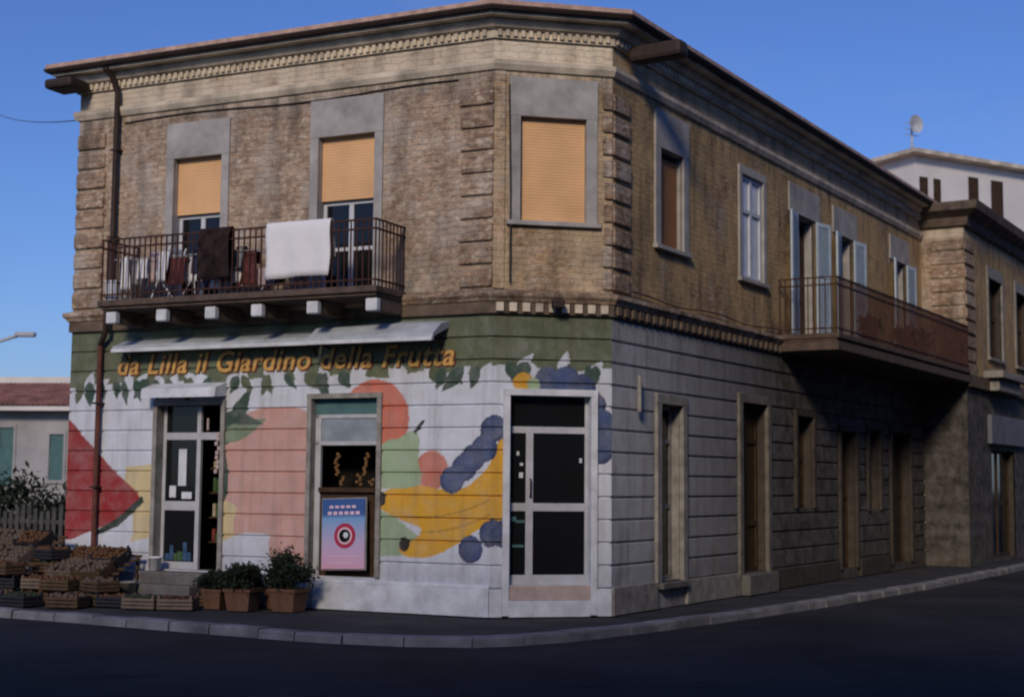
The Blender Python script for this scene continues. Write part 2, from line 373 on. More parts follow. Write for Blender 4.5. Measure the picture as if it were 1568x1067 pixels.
def slats(fr,x0,x1,z0,z1,m,y=.1,p=.045,name='roller_shutter'):
    n=max(2,int((z1-z0)/p)); v=[];f=[]
    for i in range(n):
        a=z0+(z1-z0)*i/n; b=z0+(z1-z0)*(i+1)/n
        for z,yy in ((a,y+.006),(a+(b-a)*.2,y),(a+(b-a)*.85,y),(b-.0005,y+.006)): v+=[(x0,yy,z),(x1,yy,z)]
    for k in range(4*n-1): f.append((2*k,2*k+1,2*k+3,2*k+2))
    mesh(name,v,f,m,fr)
def surround(fr,h,w,top,m,o=.035,sill=True):
    x0,x1,z0,z1=h
    L=[(x0-w,x0,-o,.02,z0,z1),(x1,x1+w,-o,.02,z0,z1),(x0-w-.003,x1+w+.003,-o-.003,.02,z1,top)]
    if sill: L.append((x0-w-.04,x1+w+.04,-o-.05,.02,z0-.07,z0-.001))
    boxes('window_surround',L,m,fr,.006)
def glazing(fr,h,fm,gm,y=.16,nx=2,bars=(),t=.05):
    x0,x1,z0,z1=h; L=[(x0,x0+t,y-.03,y+.02,z0,z1),(x1-t,x1,y-.03,y+.02,z0,z1),(x0+t,x1-t,y-.03,y+.02,z0,z0+t),(x0+t,x1-t,y-.03,y+.02,z1-t,z1)]
    for i in range(1,nx):
        xm=x0+(x1-x0)*i/nx; L.append((xm-t*.7,xm+t*.7,y-.032,y+.02,z0+t,z1-t))
    for b in bars: L.append((x0+t,x1-t,y-.034,y+.018,b,b+t))
    boxes('window_frame',L,fm,fr,.004); boxes('window_pane',[(x0+.01,x1-.01,y,y+.008,z0+.01,z1-.01)],gm,fr)
for h,s in zip(uA,(6.33,6.35)):
    surround(FA,h,.15,h[3]+.6,M['plaster'],sill=False)
    slats(FA,h[0]+.005,h[1]-.005,s,h[3]-.005,M['shutter'])
    glazing(FA,(h[0],h[1],h[2],s),M['framew'],M['glass'],.2,2,(5.55,),.06)
h=uB[0]; surround(FB,h,.17,8.03,M['plaster']); slats(FB,h[0]+.005,h[1]-.005,h[2],h[3]-.005,M['shutter'],.08)
h=uC[0]; surround(FC,h,.2,7.99,M['plaster']); slats(FC,h[0]+.005,h[1]-.005,h[2],h[3]-.1,M['shutbrown'],.10)
h=uC[1]; surround(FC,h,.14,7.75,M['plaster']); glazing(FC,h,M['framew'],M['curtain'],.05,2,(6.9,),.08)
def louv(fr,x0,x1,z0,z1,hx,ang,name='louvred_shutter'):
    e=empty(name,fr); w=x1-x0
    L=[(0,.06,-.02,.02,z0,z1),(w-.06,w,-.02,.02,z0,z1),(.06,w-.06,-.02,.02,z0,z0+.08),(.06,w-.06,-.02,.02,z1-.08,z1),(.06,w-.06,-.02,.02,(z0+z1)/2-.04,(z0+z1)/2+.04),(.06,w-.06,.0,.012,z0+.08,z1-.08)]
    z=z0+.1
    while z<z1-.1: L.append((.06,w-.06,-.016,.0,z,z+.02)); L.append((.06,w-.06,.012,.028,z,z+.02)); z+=.05
    boxes('leaf',L,M['blueshut'],e); e.matrix_local=Matrix.Translation((hx,-.07,0))@Matrix.Rotation(ang,4,'Z')
for k,h in enumerate(uC[2:]):
    w=.52; boxes('lintel_plaster',[(h[0]-.35,h[1]+.35,-.03,.02,h[3]+.02,h[3]+.6)],M['plaster'],FC,.006)
    louv(FC,0,w,h[2]+.02,h[3],h[0]-.02,math.pi+.12+.05*k); louv(FC,0,w,h[2]+.02,h[3],h[1]+.02,-.22+.05*k)
    glazing(FC,h,M['wood'],M['glass'],.22,2,(5.6,),.08)
def quoins(fr,x0,x1,z0,z1,inner,name='corner_quoins'):
    L=[];z=z0;i=0
    while z+.28<z1:
        j=random.uniform(-.02,.02); a,b=(x0,x1+j) if inner>0 else (x0+j,x1)
        L.append((a,b,-.045+random.uniform(-.008,.008),.01,z,z+.265+random.uniform(-.012,.01))); z+=.345;i+=1
    boxes(name,L,M['quoin'],fr,.022)
quoins(FA,-8.0,-7.38,4.84,8.1,1); quoins(FA,-.55,-.0,4.84,8.1,-1); quoins(FC,.0,.55,4.84,8.1,1)
quoins(FB,LB-.14,LB,4.84,8.1,-1)
boxes('corner_pilaster',[(.0,.17,-.03,.01,4.81,8.1)],M['brickB'],FB,.01)
# ------------------------------------------------------------ left facade, ground floor fittings
def doorframe(fr,h,w,m,o=.045,foot=.0):
    x0,x1,z0,z1=h
    boxes('door_surround',[(x0-w,x0,-o,.03,z0-foot,z1),(x1,x1+w,-o,.03,z0-foot,z1),(x0-w-.003,x1+w+.003,-o-.003,.03,z1,z1+w)],m,fr,.006)
doorframe(FA,hA[0],.08,M['framedk']); doorframe(FA,hA[1],.08,M['framedk'])
v=[];
for x in (-6.22,-4.74): v+=[(x,-.002,3.30),(x,-.002,3.52),(x,-.30,3.42),(x,-.32,3.27)]
mesh('door_canopy',v,[(0,1,2,3),(7,6,5,4),(0,4,5,1),(1,5,6,2),(2,6,7,3),(3,7,4,0)],M['white'],FA)
y=.15
boxes('shop_door_frame',[(-6.10,-6.04,y,y+.06,.5,3.16),(-5.42,-5.34,y,y+.06,.5,3.16),(-6.04,-5.42,y,y+.06,2.6,2.72),(-5.34,-4.82,y,y+.06,2.6,2.72),(-6.04,-5.42,y,y+.06,1.45,1.6),(-6.04,-5.42,y,y+.06,.5,.62)],M['frame'],FA,.004)
boxes('shop_door_pane',[(-6.04,-5.42,y+.02,y+.03,.5,3.16)],M['glass'],FA)
boxes('door_notice',[(-5.78,-5.62,y+.005,y+.015,1.85,2.45),(-5.95,-5.82,y+.005,y+.015,1.66,1.85),(-5.7,-5.5,y+.005,y+.015,1.64,1.75)],M['white'],FA)
gl=[]
for i in range(9): gl.append((-5.02+.02*(i%3),-4.96+.02*(i%3),.08+.02*(i%2),.13,2.05+.075*i,2.12+.075*i))
boxes('hanging_garlic',gl+[(-5.2,-5.16,.1,.14,2.75,2.95),(-4.9,-4.86,.1,.14,2.7,2.9)],M['step'],FA,.015)
rr=random.Random(21)
gm=[simple('goods_blue',(.05,.10,.20),.6,.3,9,0),simple('goods_cream',(.40,.34,.24),.6,.3,9,0),simple('goods_red',(.22,.05,.04),.6,.3,9,0),M['wood'],simple('goods_green',(.06,.12,.05),.6,.3,9,0)]
L=[]
for zz in (.95,1.35,1.75,2.15):
    L.append((-5.36,-4.84,.45,.75,zz-.03,zz,3)); x=-5.33
    while x<-4.95: w_=rr.uniform(.05,.1); L.append((x,x+w_,.5,.62,zz+.001,zz+rr.uniform(.1,.25),rr.choice([0,1,2,4,1]))); x+=w_+.015
boxes('shelf_of_goods',L,gm,FA,.004)
L=[];x=-6.0
while x<-5.5:
    w_=rr.uniform(.06,.12); L.append((x,x+w_,y+.004,y+.018,.64,.64+rr.uniform(.1,.3),rr.choice([0,0,4]))); x+=w_+.01
boxes('goods_at_door_glass',L,gm,FA)
boxes('shop_window_frame',[(-3.1,-1.92,.1,.16,2.98,3.22,1),(-3.1,-1.92,.1,.16,2.5,2.56),(-3.1,-1.92,.1,.16,2.92,2.98),(-3.1,-3.0,.1,.16,.5,2.98),(-1.99,-1.92,.1,.16,.5,2.98),(-3.0,-1.99,.05,.2,1.78,1.85,2)],[M['frame'],M['teal'],M['wood']],FA,.004)
boxes('transom_pane',[(-3.0,-1.99,.12,.13,2.56,2.92)],M['transom'],FA)
boxes('lower_shutter',[(-3.0,-1.99,.13,.15,.5,1.78)],M['wood'],FA)
hp=bmesh.new()
rr=random.Random(11)
for cx,z0,z1 in ((-2.72,2.05,2.4),(-2.2,2.05,2.38),(-2.62,1.9,2.02),(-2.32,1.9,2.05),(-2.1,1.9,2.0)):
    z=z0
    while z<z1: bmesh.ops.create_icosphere(hp,subdivisions=1,radius=.032,matrix=Matrix.Translation((cx+rr.uniform(-.03,.03),.14+rr.uniform(-.02,.02),z))); z+=.035
me=bpy.data.meshes.new('hanging_produce'); hp.to_mesh(me); hp.free(); me.materials.append(simple('dried_corn',(.22,.12,.05),.7,.4,20,0)); link(bpy.data.objects.new('hanging_produce',me),FA)
# poster
pm,nt,b=newmat('event_poster_print')
tc=N(nt,'ShaderNodeTexCoord').outputs['Generated']; sp=N(nt,'ShaderNodeSeparateXYZ'); nt.links.new(tc,sp.inputs[0])
g=nt.nodes.new('ShaderNodeValToRGB'); nt.links.new(sp.outputs[2],g.inputs[0]); e=g.color_ramp.elements
e[0].position=0;e[0].color=(*lin(222,172,196),1);e[1].position=1;e[1].color=(*lin(60,94,156),1)
q=g.color_ramp.elements.new(.4);q.color=(*lin(186,174,208),1);q=g.color_ramp.elements.new(.72);q.color=(*lin(120,164,212),1);q=g.color_ramp.elements.new(.78);q.color=(*lin(60,94,156),1)
nt.links.new(g.outputs[0],b.inputs['Base Color'])
PO=empty('event_poster',None,frame(P1,-dA)@Matrix.Translation((-2.45,-.07,.6))@Matrix.Rotation(math.radians(-2),4,'Y')@Matrix.Rotation(math.radians(-3),4,'X'))
boxes('sheet',[(-.38,.38,-.008,.008,.02,1.08)],pm,PO)
boxes('board',[(-.40,.40,.009,.03,-.0,1.10)],M['framedk'],PO)
def disc(name,cx,cz,r,y,m,par,n=32):
    mesh(name,[(cx+r*math.cos(i*2*math.pi/n),y,cz+r*math.sin(i*2*math.pi/n)) for i in range(n)],[tuple(range(n))],m,par)
M['pred']=simple('poster_red',lin(176,54,80),.6,.3,9,0); M['ppink']=simple('poster_pink',lin(228,196,212),.6,.1,3,0)
disc('ring',.03,.52,.19,-.010,M['pred'],PO); disc('ring_inner',.03,.52,.13,-.012,M['ppink'],PO); disc('core',.03,.52,.10,-.014,M['dark'],PO); disc('core_dot',.05,.53,.045,-.016,M['white'],PO)
boxes('title_lines',[(-.28+.1*i,-.21+.1*i,-.012,-.009,.84,.89) for i in range(6)]+[(-.25+.1*i,-.18+.1*i,-.012,-.009,.94,.98) for i in range(5)]+[(-.25,.2,-.012,-.009,.1,.12),(-.25,.28,-.012,-.009,.2,.215)],M['ppink'],PO)
# plinth
boxes('plinth',[(-3.0,.015,-.07,.02,.0,.40),(-3.0,.012,-.05,.02,.40,.46)],M['white'],FA,.012)
boxes('plinth',[(-8,-6.2,-.07,.02,.0,.46),(-4.75,-3.2,-.07,.02,.0,.46)],M['white'],FA,.012)
boxes('plinth',[(-.01,.18,-.05,.02,0,.40),(1.61,LB,-.05,.02,0,.40)],M['white'],FB,.012)
boxes('plinth',[(-.0,1.5,-.05,.02,0,.42),(2.6,4.85,-.05,.02,0,.40)],M['framedk'],FC,.012)
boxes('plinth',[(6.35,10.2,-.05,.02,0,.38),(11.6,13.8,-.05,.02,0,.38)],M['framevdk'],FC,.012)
boxes('entrance_steps',[(-6.15,-4.8,-.3,.1,0,.48),(-6.1,-4.9,-.62,-.3,0,.30),(-6.0,-5.0,-.9,-.62,0,.15)],M['conc'],FA,.02)
def awning(x0,x1,out,z0,zt,name='rolled_awning'):
    e=empty(name,FA); pr=[(0,zt),(-out*.5,zt-.06),(-out,z0+.07),(-out-.02,z0-.03),(-out+.03,z0-.03),(-out+.03,z0+.03),(-.0,zt-.1)]
    v=[(x,p[0],p[1]+.01*math.sin(x*3)) for x in np.linspace(x0,x1,24) for p in pr]; k=len(pr); f=[]
    for r in range(23): f+=[(r*k+i,r*k+(i+1)%k,(r+1)*k+(i+1)%k,(r+1)*k+i) for i in range(k)]
    f+=[tuple(range(k)),tuple(range(24*k-1,23*k-1,-1))]
    mesh('canvas',v,f,M['awn'],e)
    boxes('front_bar',[(x0,x1,-out-.05,-out-.022,z0-.05,z0+.01)],M['white'],e,.008)
    for x in (x0+.1,x1-.1): tube('arm',[(x,0,zt-.35),(x,-out*.5,z0-.02),(x,-out,z0-.05)],.018,M['iron'],e)
awning(-6.85,-2.95,.30,4.08,4.26); awning(-2.9,-.72,.50,4.06,4.36)
def text(body,x,z,size,m,y,ext,off=0):
    cu=bpy.data.curves.new('shop_sign_lettering','FONT'); cu.body=body; cu.size=size; cu.extrude=ext; cu.shear=.25; cu.offset=off; cu.space_character=1.08
    cu.materials.append(m); o=bpy.data.objects.new('shop_sign_lettering',cu); link(o,FA); o.matrix_local=Matrix.Translation((x,y,z))@Matrix.Rotation(math.pi/2,4,'X'); return o
T1=text('da Lilla il Giardino della Frutta',-7.0,3.69,.47,M['yellow'],-.016,.004,.007)
T2=text('da Lilla il Giardino della Frutta',-6.985,3.68,.47,M['redl'],-.006,.004,.018)
bpy.context.view_layer.update()
wd=T1.dimensions.x
for t in (T1,T2): t.scale=(6.35/wd,1,1)
tube('downpipe',[(-7.15,-.38,8.88),(-7.13,-.2,8.75),(-7.1,-.1,8.5),(-7.1,-.1,4.9),(-7.1,-.2,4.75),(-7.1,-.2,4.4),(-7.3,-.08,4.2)],.05,M['pipe'],FA)
tube('downpipe',[(-7.3,-.08,4.2),(-7.3,-.08,0)],.045,simple('pipe_red_brown',(.13,.05,.04),.7,.4,5,.1),FA)
for z in (6,7.5,3.2,1.8): boxes('pipe_clip',[(-7.17 if z>4.5 else -7.37,-7.03 if z>4.5 else -7.23,-.16,0,z,z+.03)],M['pipe'],FA)
boxes('gutter_end',[(-8.3,-7.7,-.6,-.1,8.58,8.76)],M['pipe'],FA,.06)
boxes('gutter_end',[(.3,.62,-1.0,-.1,8.42,8.68)],M['pipe'],FC,.07)
boxes('wall_lamp',[(.9,1.0,-.22,0,4.6,4.68),(.86,1.04,-.3,-.14,4.52,4.64)],M['pipe'],FB,.02)
tube('facade_cable',[(x,-.05,4.86+.03*math.sin(x*2.1)) for x in np.linspace(.6,6.8,30)],.012,M['pipe'],FC)
tube('facade_cable',[(.25,-.06,4.9),(.25,-.06,6.3),(.22,-.05,7.9)],.012,M['pipe'],FB)
tube('facade_cable',[(-x,-.02,8.0+.03*math.sin(x*1.4)) for x in np.linspace(.6,7,30)],.012,M['pipe'],FA)
# ------------------------------------------------------------ balconies
def balcony(fr,x0,x1,out,zs,zr,name,step=.105,bw_=.009):
    e=empty(name,fr)
    boxes('slab',[(x0,x1,-out,-.0,zs-.10,zs),(x0+.03,x1-.03,-out+.05,0,zs-.15,zs-.10)],M['slab'],e,.015)
    L=[];y=-out+.05
    n=int((x1-x0-.1)/step)
    for i in range(n+1):
        x=x0+.05+(x1-x0-.1)*i/n; L.append((x-bw_,x+bw_,y-bw_,y+bw_,zs,zr))
    for x in (x0+.05,x1-.05):
        k=int((out-.05)/step)
        for i in range(k+1):
            yy=y+(out-.07)*i/k; L.append((x-.008,x+.008,yy-.008,yy+.008,zs,zr))
    for z in (zs+.08,zr-.14,zr):
        L.append((x0+.03,x1-.03,y-.018,y+.018,z,z+.025))
        for x in (x0+.05,x1-.05): L.append((x-.018,x+.018,y+.018,0,z+.001,z+.024))
    boxes('railing',L,M['iron'],e)
    return e
BA=balcony(FA,-6.67,-1.45,.92,4.82,5.80,'street_balcony')
for u in (6.45,5.44,4.49,3.62,2.61,1.58):
    boxes('bracket',[(-u-.08,-u+.08,-.72,0,4.46,4.665)],M['stonedark'],BA,.01)
    boxes('bracket_end',[(-u-.10,-u+.10,-.84,-.721,4.45,4.64)],M['white'],BA,.02)
BC=balcony(FC,6.86,16.7,1.2,4.80,5.85,'long_balcony',.11,.011)
boxes('slab_fascia',[(6.87,16.69,-1.19,-.0,4.48,4.645)],M['slab'],BC,.01)
# ------------------------------------------------------------ chamfer door
doorframe(FB,hB[0],.10,M['white'],.05,.44)
y=.14
boxes('glass_door_frame',[(.28,.33,y,y+.06,.6,3.23),(1.46,1.51,y,y+.06,.6,3.23),(.33,1.46,y,y+.06,2.68,2.78),(.56,.67,y-.004,y+.056,.6,2.68),(.33,.56,y+.002,y+.06,1.53,1.65),(.67,1.46,y+.002,y+.06,1.53,1.65),(.28,1.51,y-.01,y+.06,.46,.60)],M['frame'],FB,.005)
boxes('glass_door_pane',[(.30,1.49,y+.03,y+.038,.6,3.23)],M['glass'],FB)
boxes('door_sticker',[(.46,.52,y+.018,y+.026,2.02,2.10),(.42,.46,y+.018,y+.026,2.35,2.41),(.47,.52,y+.018,y+.026,2.2,2.24),(1.38,1.42,y+.018,y+.026,2.25,2.32)],M['white'],FB)
boxes('stock_behind_glass',[(.34,.42,y+.015,y+.025,1.38,1.45),(.42,.55,y+.015,y+.025,1.36,1.40),(.36,.54,y+.015,y+.025,1.0,1.04)],M['teal'],FB)
tube('door_handle',[(.62,y-.01,1.75),(.62,y-.06,1.75),(.62,y-.06,2.0),(.62,y-.01,2.0)],.012,M['iron'],FB)
boxes('door_sill',[(.281,1.509,-.02,.14,.24,.455)],M['step'],FB,.008); boxes('door_sill_base',[(.281,1.509,-.052,.0,.0,.238)],M['white'],FB,.008)
# ------------------------------------------------------------ right facade ground floor
doorframe(FC,hC[0],.16,M['framedk'],.05,.1); doorframe(FC,hC[1],.16,simple('mid_dark_surround',(.18,.165,.145),.8,.4,5,.3),.05,.1)  # second door's stone toned between the near and far surrounds
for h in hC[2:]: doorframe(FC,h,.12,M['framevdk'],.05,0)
glazing(FC,hC[0],M['framedk'],M['glass'],.2,1,(1.55,2.6),.07)
glazing(FC,hC[1],M['wood'],M['wood'],.2,2,(1.2,2.7),.08)
for h in hC[2:]: glazing(FC,h,M['wood'],M['glass'],.22,2,((h[2]+h[3])/2,),.07)
tube('downpipe',[(.75,-.09,3.6),(.75,-.09,3.05)],.035,M['framedk'],FC)
boxes('threshold',[(4.9,6.3,-.2,.1,0,.36),(1.55,2.55,-.12,.1,.30,.40)],M['conc'],FC,.015)
# ------------------------------------------------------------ laundry on the balcony
def cloth(name,x0,x1,zt,zb,back,m,fr=FA,y=-.87,amp=.025,freq=9,thick=.006):
    v=[];f=[];n=28
    yb=y+.06
    prof=[(yb+.01,back),(yb,zt-.05),(yb-.03,zt+.01),(y-.03,zt),(y-.045,zt-.08)]
    for i in range(1,9): prof.append((y-.05,zt-.08-(zt-.08-zb)*i/8))
    ph=random.random()*6
    for j,(yy,z) in enumerate(prof):
        for i in range(n+1):
            x=x0+(x1-x0)*i/n; k=max(0,(j-3))/9
            v.append((x+.015*math.sin(z*7+ph),yy-amp*(.5+.5*math.sin(freq*(x-x0)+ph+z*.8))*k,z+.012*math.sin(x*5+ph)*k))
    for j in range(len(prof)-1):
        for i in range(n): a=j*(n+1)+i; f.append((a,a+1,a+n+2,a+n+1))
    o=mesh(name,v,f,m,fr,True); s=o.modifiers.new('s','SOLIDIFY'); s.thickness=thick
    return o
W=frame(P1,-dA)
def top(ob): ob.parent=None; ob.matrix_world=W; return ob
top(cloth('white_bedspread',-3.40,-2.25,5.86,5.0,5.3,M['cloth'],amp=.045,freq=13))
cb=simple('black_red_cloth',(.03,.018,.018),.95,.8,6,.3); cr=simple('maroon_cloth',(.12,.04,.04),.95,.5,6,.3); cn=simple('navy_cloth',(.03,.04,.09),.95,.3,6,.3)
ck=simple('pale_pink_cloth',(.50,.38,.40),.95,.3,6,.3); cg=simple('grey_cloth',(.25,.25,.28),.95,.4,9,.3)
top(cloth('dark_blanket',-4.66,-4.08,5.86,5.05,5.3,cb,amp=.07))
LD=empty('drying_laundry',None,W)
rr=random.Random(4)
x=-6.45
cols=[cn,M['cloth'],cg,M['cloth'],ck,M['cloth'],cr,M['cloth'],cn,ck,cg,M['cloth'],cg,cr]
for i,m in enumerate(cols):
    w=rr.uniform(.14,.40); z1=rr.uniform(5.45,5.65); z0=z1-rr.uniform(.25,.55)
    cloth('garment_%d'%i,x,x+w,z1,z0,z1-.2,m,LD,-.55-rr.uniform(0,.2),.05,16); x+=w*.7
    if x>-3.5: break
x=-4.9
for i,m in enumerate([cn,M['cloth'],cg,cr,M['cloth'],ck,cn]):
    w=rr.uniform(.15,.3); cloth('lower_garment_%d'%i,x,x+w,5.25+rr.uniform(-.05,.1),4.93,5.0,m,LD,-.55,.06,16); x+=w+.0
for y0 in (-.5,-.62,-.74): tube('rack_rail',[(-6.5,y0,5.5),(-3.6,y0,5.5)],.008,M['frame'],LD)
for x in (-6.5,-5.1,-3.6): tube('rack_leg',[(x,-.75,4.85),(x+.25,-.5,5.5)],.01,M['frame'],LD); tube('rack_leg',[(x+.25,-.75,4.85),(x,-.5,5.5)],.01,M['frame'],LD)
CH=empty('folding_chair',None,W@Matrix.Translation((-5.55,-.5,4.825)))
for yy in (-.19,.19):
    tube('leg_front',[(-.22,yy,0),(.16,yy,.86)],.014,M['white'],CH); tube('leg_back',[(.22,yy,0),(-.16,yy,.45)],.014,M['white'],CH)
boxes('seat',[(-.2,.2,-.18,.18,.43,.455)],M['white'],CH,.01); boxes('backrest',[(.09,.11,-.18,.18,.66,.84)],M['white'],CH,.008)
boxes('storage_box',[(-6.62,-6.4,-.8,-.5,4.825,5.12),(-6.64,-6.38,-.82,-.48,5.12,5.16)],M['white'],None,.015,W)
# ------------------------------------------------------------ neighbouring block
B2=empty('neighbour_brick_building'); nC=-inC
Q=P2+dC*16.81+nC*1.065; F2=empty('street_facade',B2,frame(Q,dC)); F2e=empty('end_facade',B2,frame(P2+dC*16.81-nC*.5,nC))
h2=[(2.4,3.9,5.3,7.4),(5.6,7.1,5.3,7.4),(2.4,5.0,.1,2.9),(6.5,8.5,.1,2.9)]
def paint2(x,z): return np.tile(np.array((.036,.032,.029)),(len(x),1))  # street shade painted into the neighbour's lower walls as near-black
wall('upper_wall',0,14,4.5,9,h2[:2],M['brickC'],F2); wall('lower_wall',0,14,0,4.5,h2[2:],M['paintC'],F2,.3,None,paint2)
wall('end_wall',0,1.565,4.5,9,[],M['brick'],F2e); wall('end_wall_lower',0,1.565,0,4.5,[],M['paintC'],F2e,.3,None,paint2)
for h in h2: reveal(F2,h,M['framevdk'])
for h in h2: glazing(F2,h,M['wood'],M['glass'],.2,2,((h[2]+h[3])/2,),.08)
for h in h2[:2]: surround(F2,h,.15,h[3]+.3,M['framedk'])
quoins(F2,0,.9,4.7,8.3,1); quoins(F2e,.75,1.565,4.7,8.3,-1)
pth=[P2+dC*16.81-nC*1.5,Q,Q+dC*14]
sweep('cornice',[(-.02,8.35),(.1,8.4),(.15,8.6),(.4,8.75),(.45,8.95),(-.02,9.0)],M['stonedark'],B2,pth)
sweep('string_course',rect(-.02,.12,4.4,4.7),M['stonedark'],B2,pth)
bb=[Q,Q+dC*14,Q+dC*14-nC*9,Q-nC*9]
mesh('roof',[(p.x,p.y,9.002) for p in bb],[(0,1,2,3)],M['tile'],B2)
mesh('rear_wall',[(bb[1].x,bb[1].y,0),(bb[2].x,bb[2].y,0),(bb[2].x,bb[2].y,9),(bb[1].x,bb[1].y,9)],[(0,1,2,3)],M['brick'],B2)
boxes('shop_fascia_sign',[(2.0,6.0,-.12,0,3.05,3.8)],simple('faded_sign_board',(.16,.18,.22),.7,.3,2,0),F2,.02)
boxes('small_balcony',[(1.7,4.6,-.5,0,4.72,4.9),(1.9,4.4,-.35,0,4.4,4.399+.3)],M['framedk'],F2,.02)
# ------------------------------------------------------------ white house behind
WH=empty('white_house',None,frame(Vector((13.45,47.4,0)),Vector((.87,.49,0)).normalized()))
wh=[(.2,.6,11.4,12.3),(.85,1.2,11.4,12.3),(2.5,3.0,11.2,12.55),(3.6,4.2,11.2,12.55),(6.5,7.3,11.2,12.4)]
wall('front_wall',0,12,0,13.0,wh,M['whitewall'],WH)
for h in wh: boxes('shutters',[(h[0],h[1],.03,.08,h[2],h[3])],M['wood'],WH)
boxes('side_wall',[(0.0,.2,.001,9,0,13.0)],M['whitewall'],WH)
boxes('side_windows',[(-.03,.0,1,1.6,11.2,12.4),(-.03,.0,2.3,2.9,11.2,12.4)],M['wood'],WH)
v=[(-.4,-.4,13.0),(12.5,-.4,13.0),(12.5,9.5,13.0),(-.4,9.5,13.0),(-.4,-.4,13.14),(12.5,-.4,13.14),(12.5,9.5,13.14),(-.4,9.5,13.14),(3,4.5,13.9),(9,4.5,13.9)]
mesh('tiled_roof',v,[(3,2,1,0),(0,1,5,4),(1,2,6,5),(2,3,7,6),(3,0,4,7),(4,5,9,8),(5,6,9),(6,7,8,9),(7,4,8)],M['stonecor'],WH)
tube('aerial_mast',[(.9,1,13),(.9,1,14.5)],.04,M['frame'],WH)
v=[(.9,.9,14.3)]+[(.9+.32*math.cos(t),.78,14.35+.32*math.sin(t)) for t in np.linspace(0,2*math.pi,24,endpoint=False)]
mesh('dish',v,[(0,1+i,1+(i+1)%24) for i in range(24)],M['frame'],WH)
for i in range(3): tube('aerial_rod',[(.6,1,14.0+.2*i),(1.2,1,14.0+.2*i)],.015,M['frame'],WH)
# ------------------------------------------------------------ low house on the left
LH=empty('low_house',None,Matrix.Translation((-13,44,0))@Matrix.Rotation(math.radians(-6),4,'Z'))
lh=[(-2.75,-2.3,1.7,3.5),(-1.15,-.7,1.9,3.3),(-4.5,-4.0,1.7,3.5)]
wall('front_wall',-14,6,-.1,4.15,lh,M['greywall'],LH)
for h in lh: boxes('shutters',[(h[0],h[1],.03,.07,h[2],h[3])],M['teal'],LH); boxes('window_trim',[(h[0]-.08,h[0],-.03,.02,h[2],h[3]),(h[1],h[1]+.08,-.03,.02,h[2],h[3]),(h[0]-.08,h[1]+.08,-.033,.02,h[3],h[3]+.1),(h[0]-.12,h[1]+.12,-.06,.02,h[2]-.1,h[2])],M['greywall'],LH)
v=[];f=[];nx_=260
for i in range(nx_+1):
    x=-14.5+21*i/nx_; b_=.05*(i%2)
    v+=[(x,-.5,4.15+b_),(x,4.5,5.15+b_),(x,9,4.2+b_)]
for i in range(nx_): f+=[(3*i,3*i+3,3*i+4,3*i+1),(3*i+1,3*i+4,3*i+5,3*i+2)]
mesh('tiled_roof',v,f,simple('old_red_tile',(.42,.20,.14),.9,.5,2,.3),LH)
boxes('eave',[(-14.5,6.5,-.55,-.35,4.0,4.13)],M['whitewall'],LH)
boxes('upper_parapet',[(-2.2,6,6,6.3,3,5.85),(-2.3,6,5.9,6.4,5.85,6.0),(-14,-2.21,6,6.3,3,5.5)],M['whitewall'],LH)
boxes('upper_roof',[(-1.4,6,5.8,6.5,6.001,6.2)],M['tile'],LH)
for xx in (-2.6,-1.2):
    tube('tv_aerial_mast',[(xx,6,5.4),(xx,6,7.6)],.03,M['frame'],LH)
    for i in range(4): tube('tv_aerial_rod',[(xx-.3,6,6.9+.13*i),(xx+.3,6,6.9+.13*i)],.012,M['frame'],LH)
SL=empty('street_lamp'); tube('pole',[(-16.6,42,-.1),(-16.6,42,4.6),(-16.0,42,5.3),(-15.2,42,5.9),(-14.4,42,6.15)],.05,M['frame'],SL)
boxes('lamp_head',[(-14.6,-14.0,41.88,42.12,6.08,6.22)],M['frame'],SL,.04)
FE=empty('picket_fence')
fp=[Vector((-16,30.5,-.1)),Vector((-8.2,27.0,-.1))]; d=(fp[1]-fp[0]); Lf=d.length; d.normalize()
Fm=frame(fp[0],d); L=[]
x=0
while x<Lf: L.append((x,x+.09,-.02,.0,.05,1.5+.07*math.sin(x*7))); x+=.15+random.uniform(-.01,.02)
L+=[(0,Lf,.0,.04,.4,.48),(0,Lf,.0,.04,1.2,1.28)]
boxes('pickets',L,simple('weathered_wood',(.08,.08,.08),.9,.5,5,.2),FE,.0,Fm)
def foliage(name,c,r,n,size,col,parent=None,seed=1):
    r_=np.random.default_rng(seed); v=[];f=[]
    cl=r_.normal(size=(11,3)); cl/=np.linalg.norm(cl,axis=1)[:,None]; cl*=.6
    for i in range(n):
        k=cl[r_.integers(11)]; p=k+r_.normal(size=3)*.24
        p=np.array(c)+p*np.array(r); a=r_.normal(size=3);a/=np.linalg.norm(a); b=np.cross(a,r_.normal(size=3)); b/=np.linalg.norm(b); s=size*r_.uniform(.6,1.3)
        o=len(v); v+=[p-a*s,p+b*s*.4,p+a*s,p-b*s*.4]; f.append((o,o+1,o+2,o+3))
    return mesh(name,v,f,simple(name+'_leaf',col,.8,.7,7,0),parent)
for (sx,sy,sz,rx,sd_) in ((-9.9,29.3,1.15,1.3,3),(-12.2,30.6,1.1,1.5,8),(-8.7,28.4,1.0,.9,12)):
    sh=empty('garden_shrub'); foliage('leaves',(sx,sy,sz),(rx,.8,.85),3200,.075,(.022,.034,.022),sh,sd_)
    for i in range(5): tube('stem',[(sx,sy,-.1),(sx+.25*(i-2),sy,sz*.5),(sx+.4*(i-2),sy+.1*i,sz*1.1)],.025,M['wood'],sh)
a=L0+Vector((0,0,8.15)); b=Vector((-22,58,17.3))
tube('overhead_wire',[a+(b-a)*t-Vector((0,0,.6*4*t*(1-t)*.5)) for t in np.linspace(0,1,24)],.010,M['pipe'])
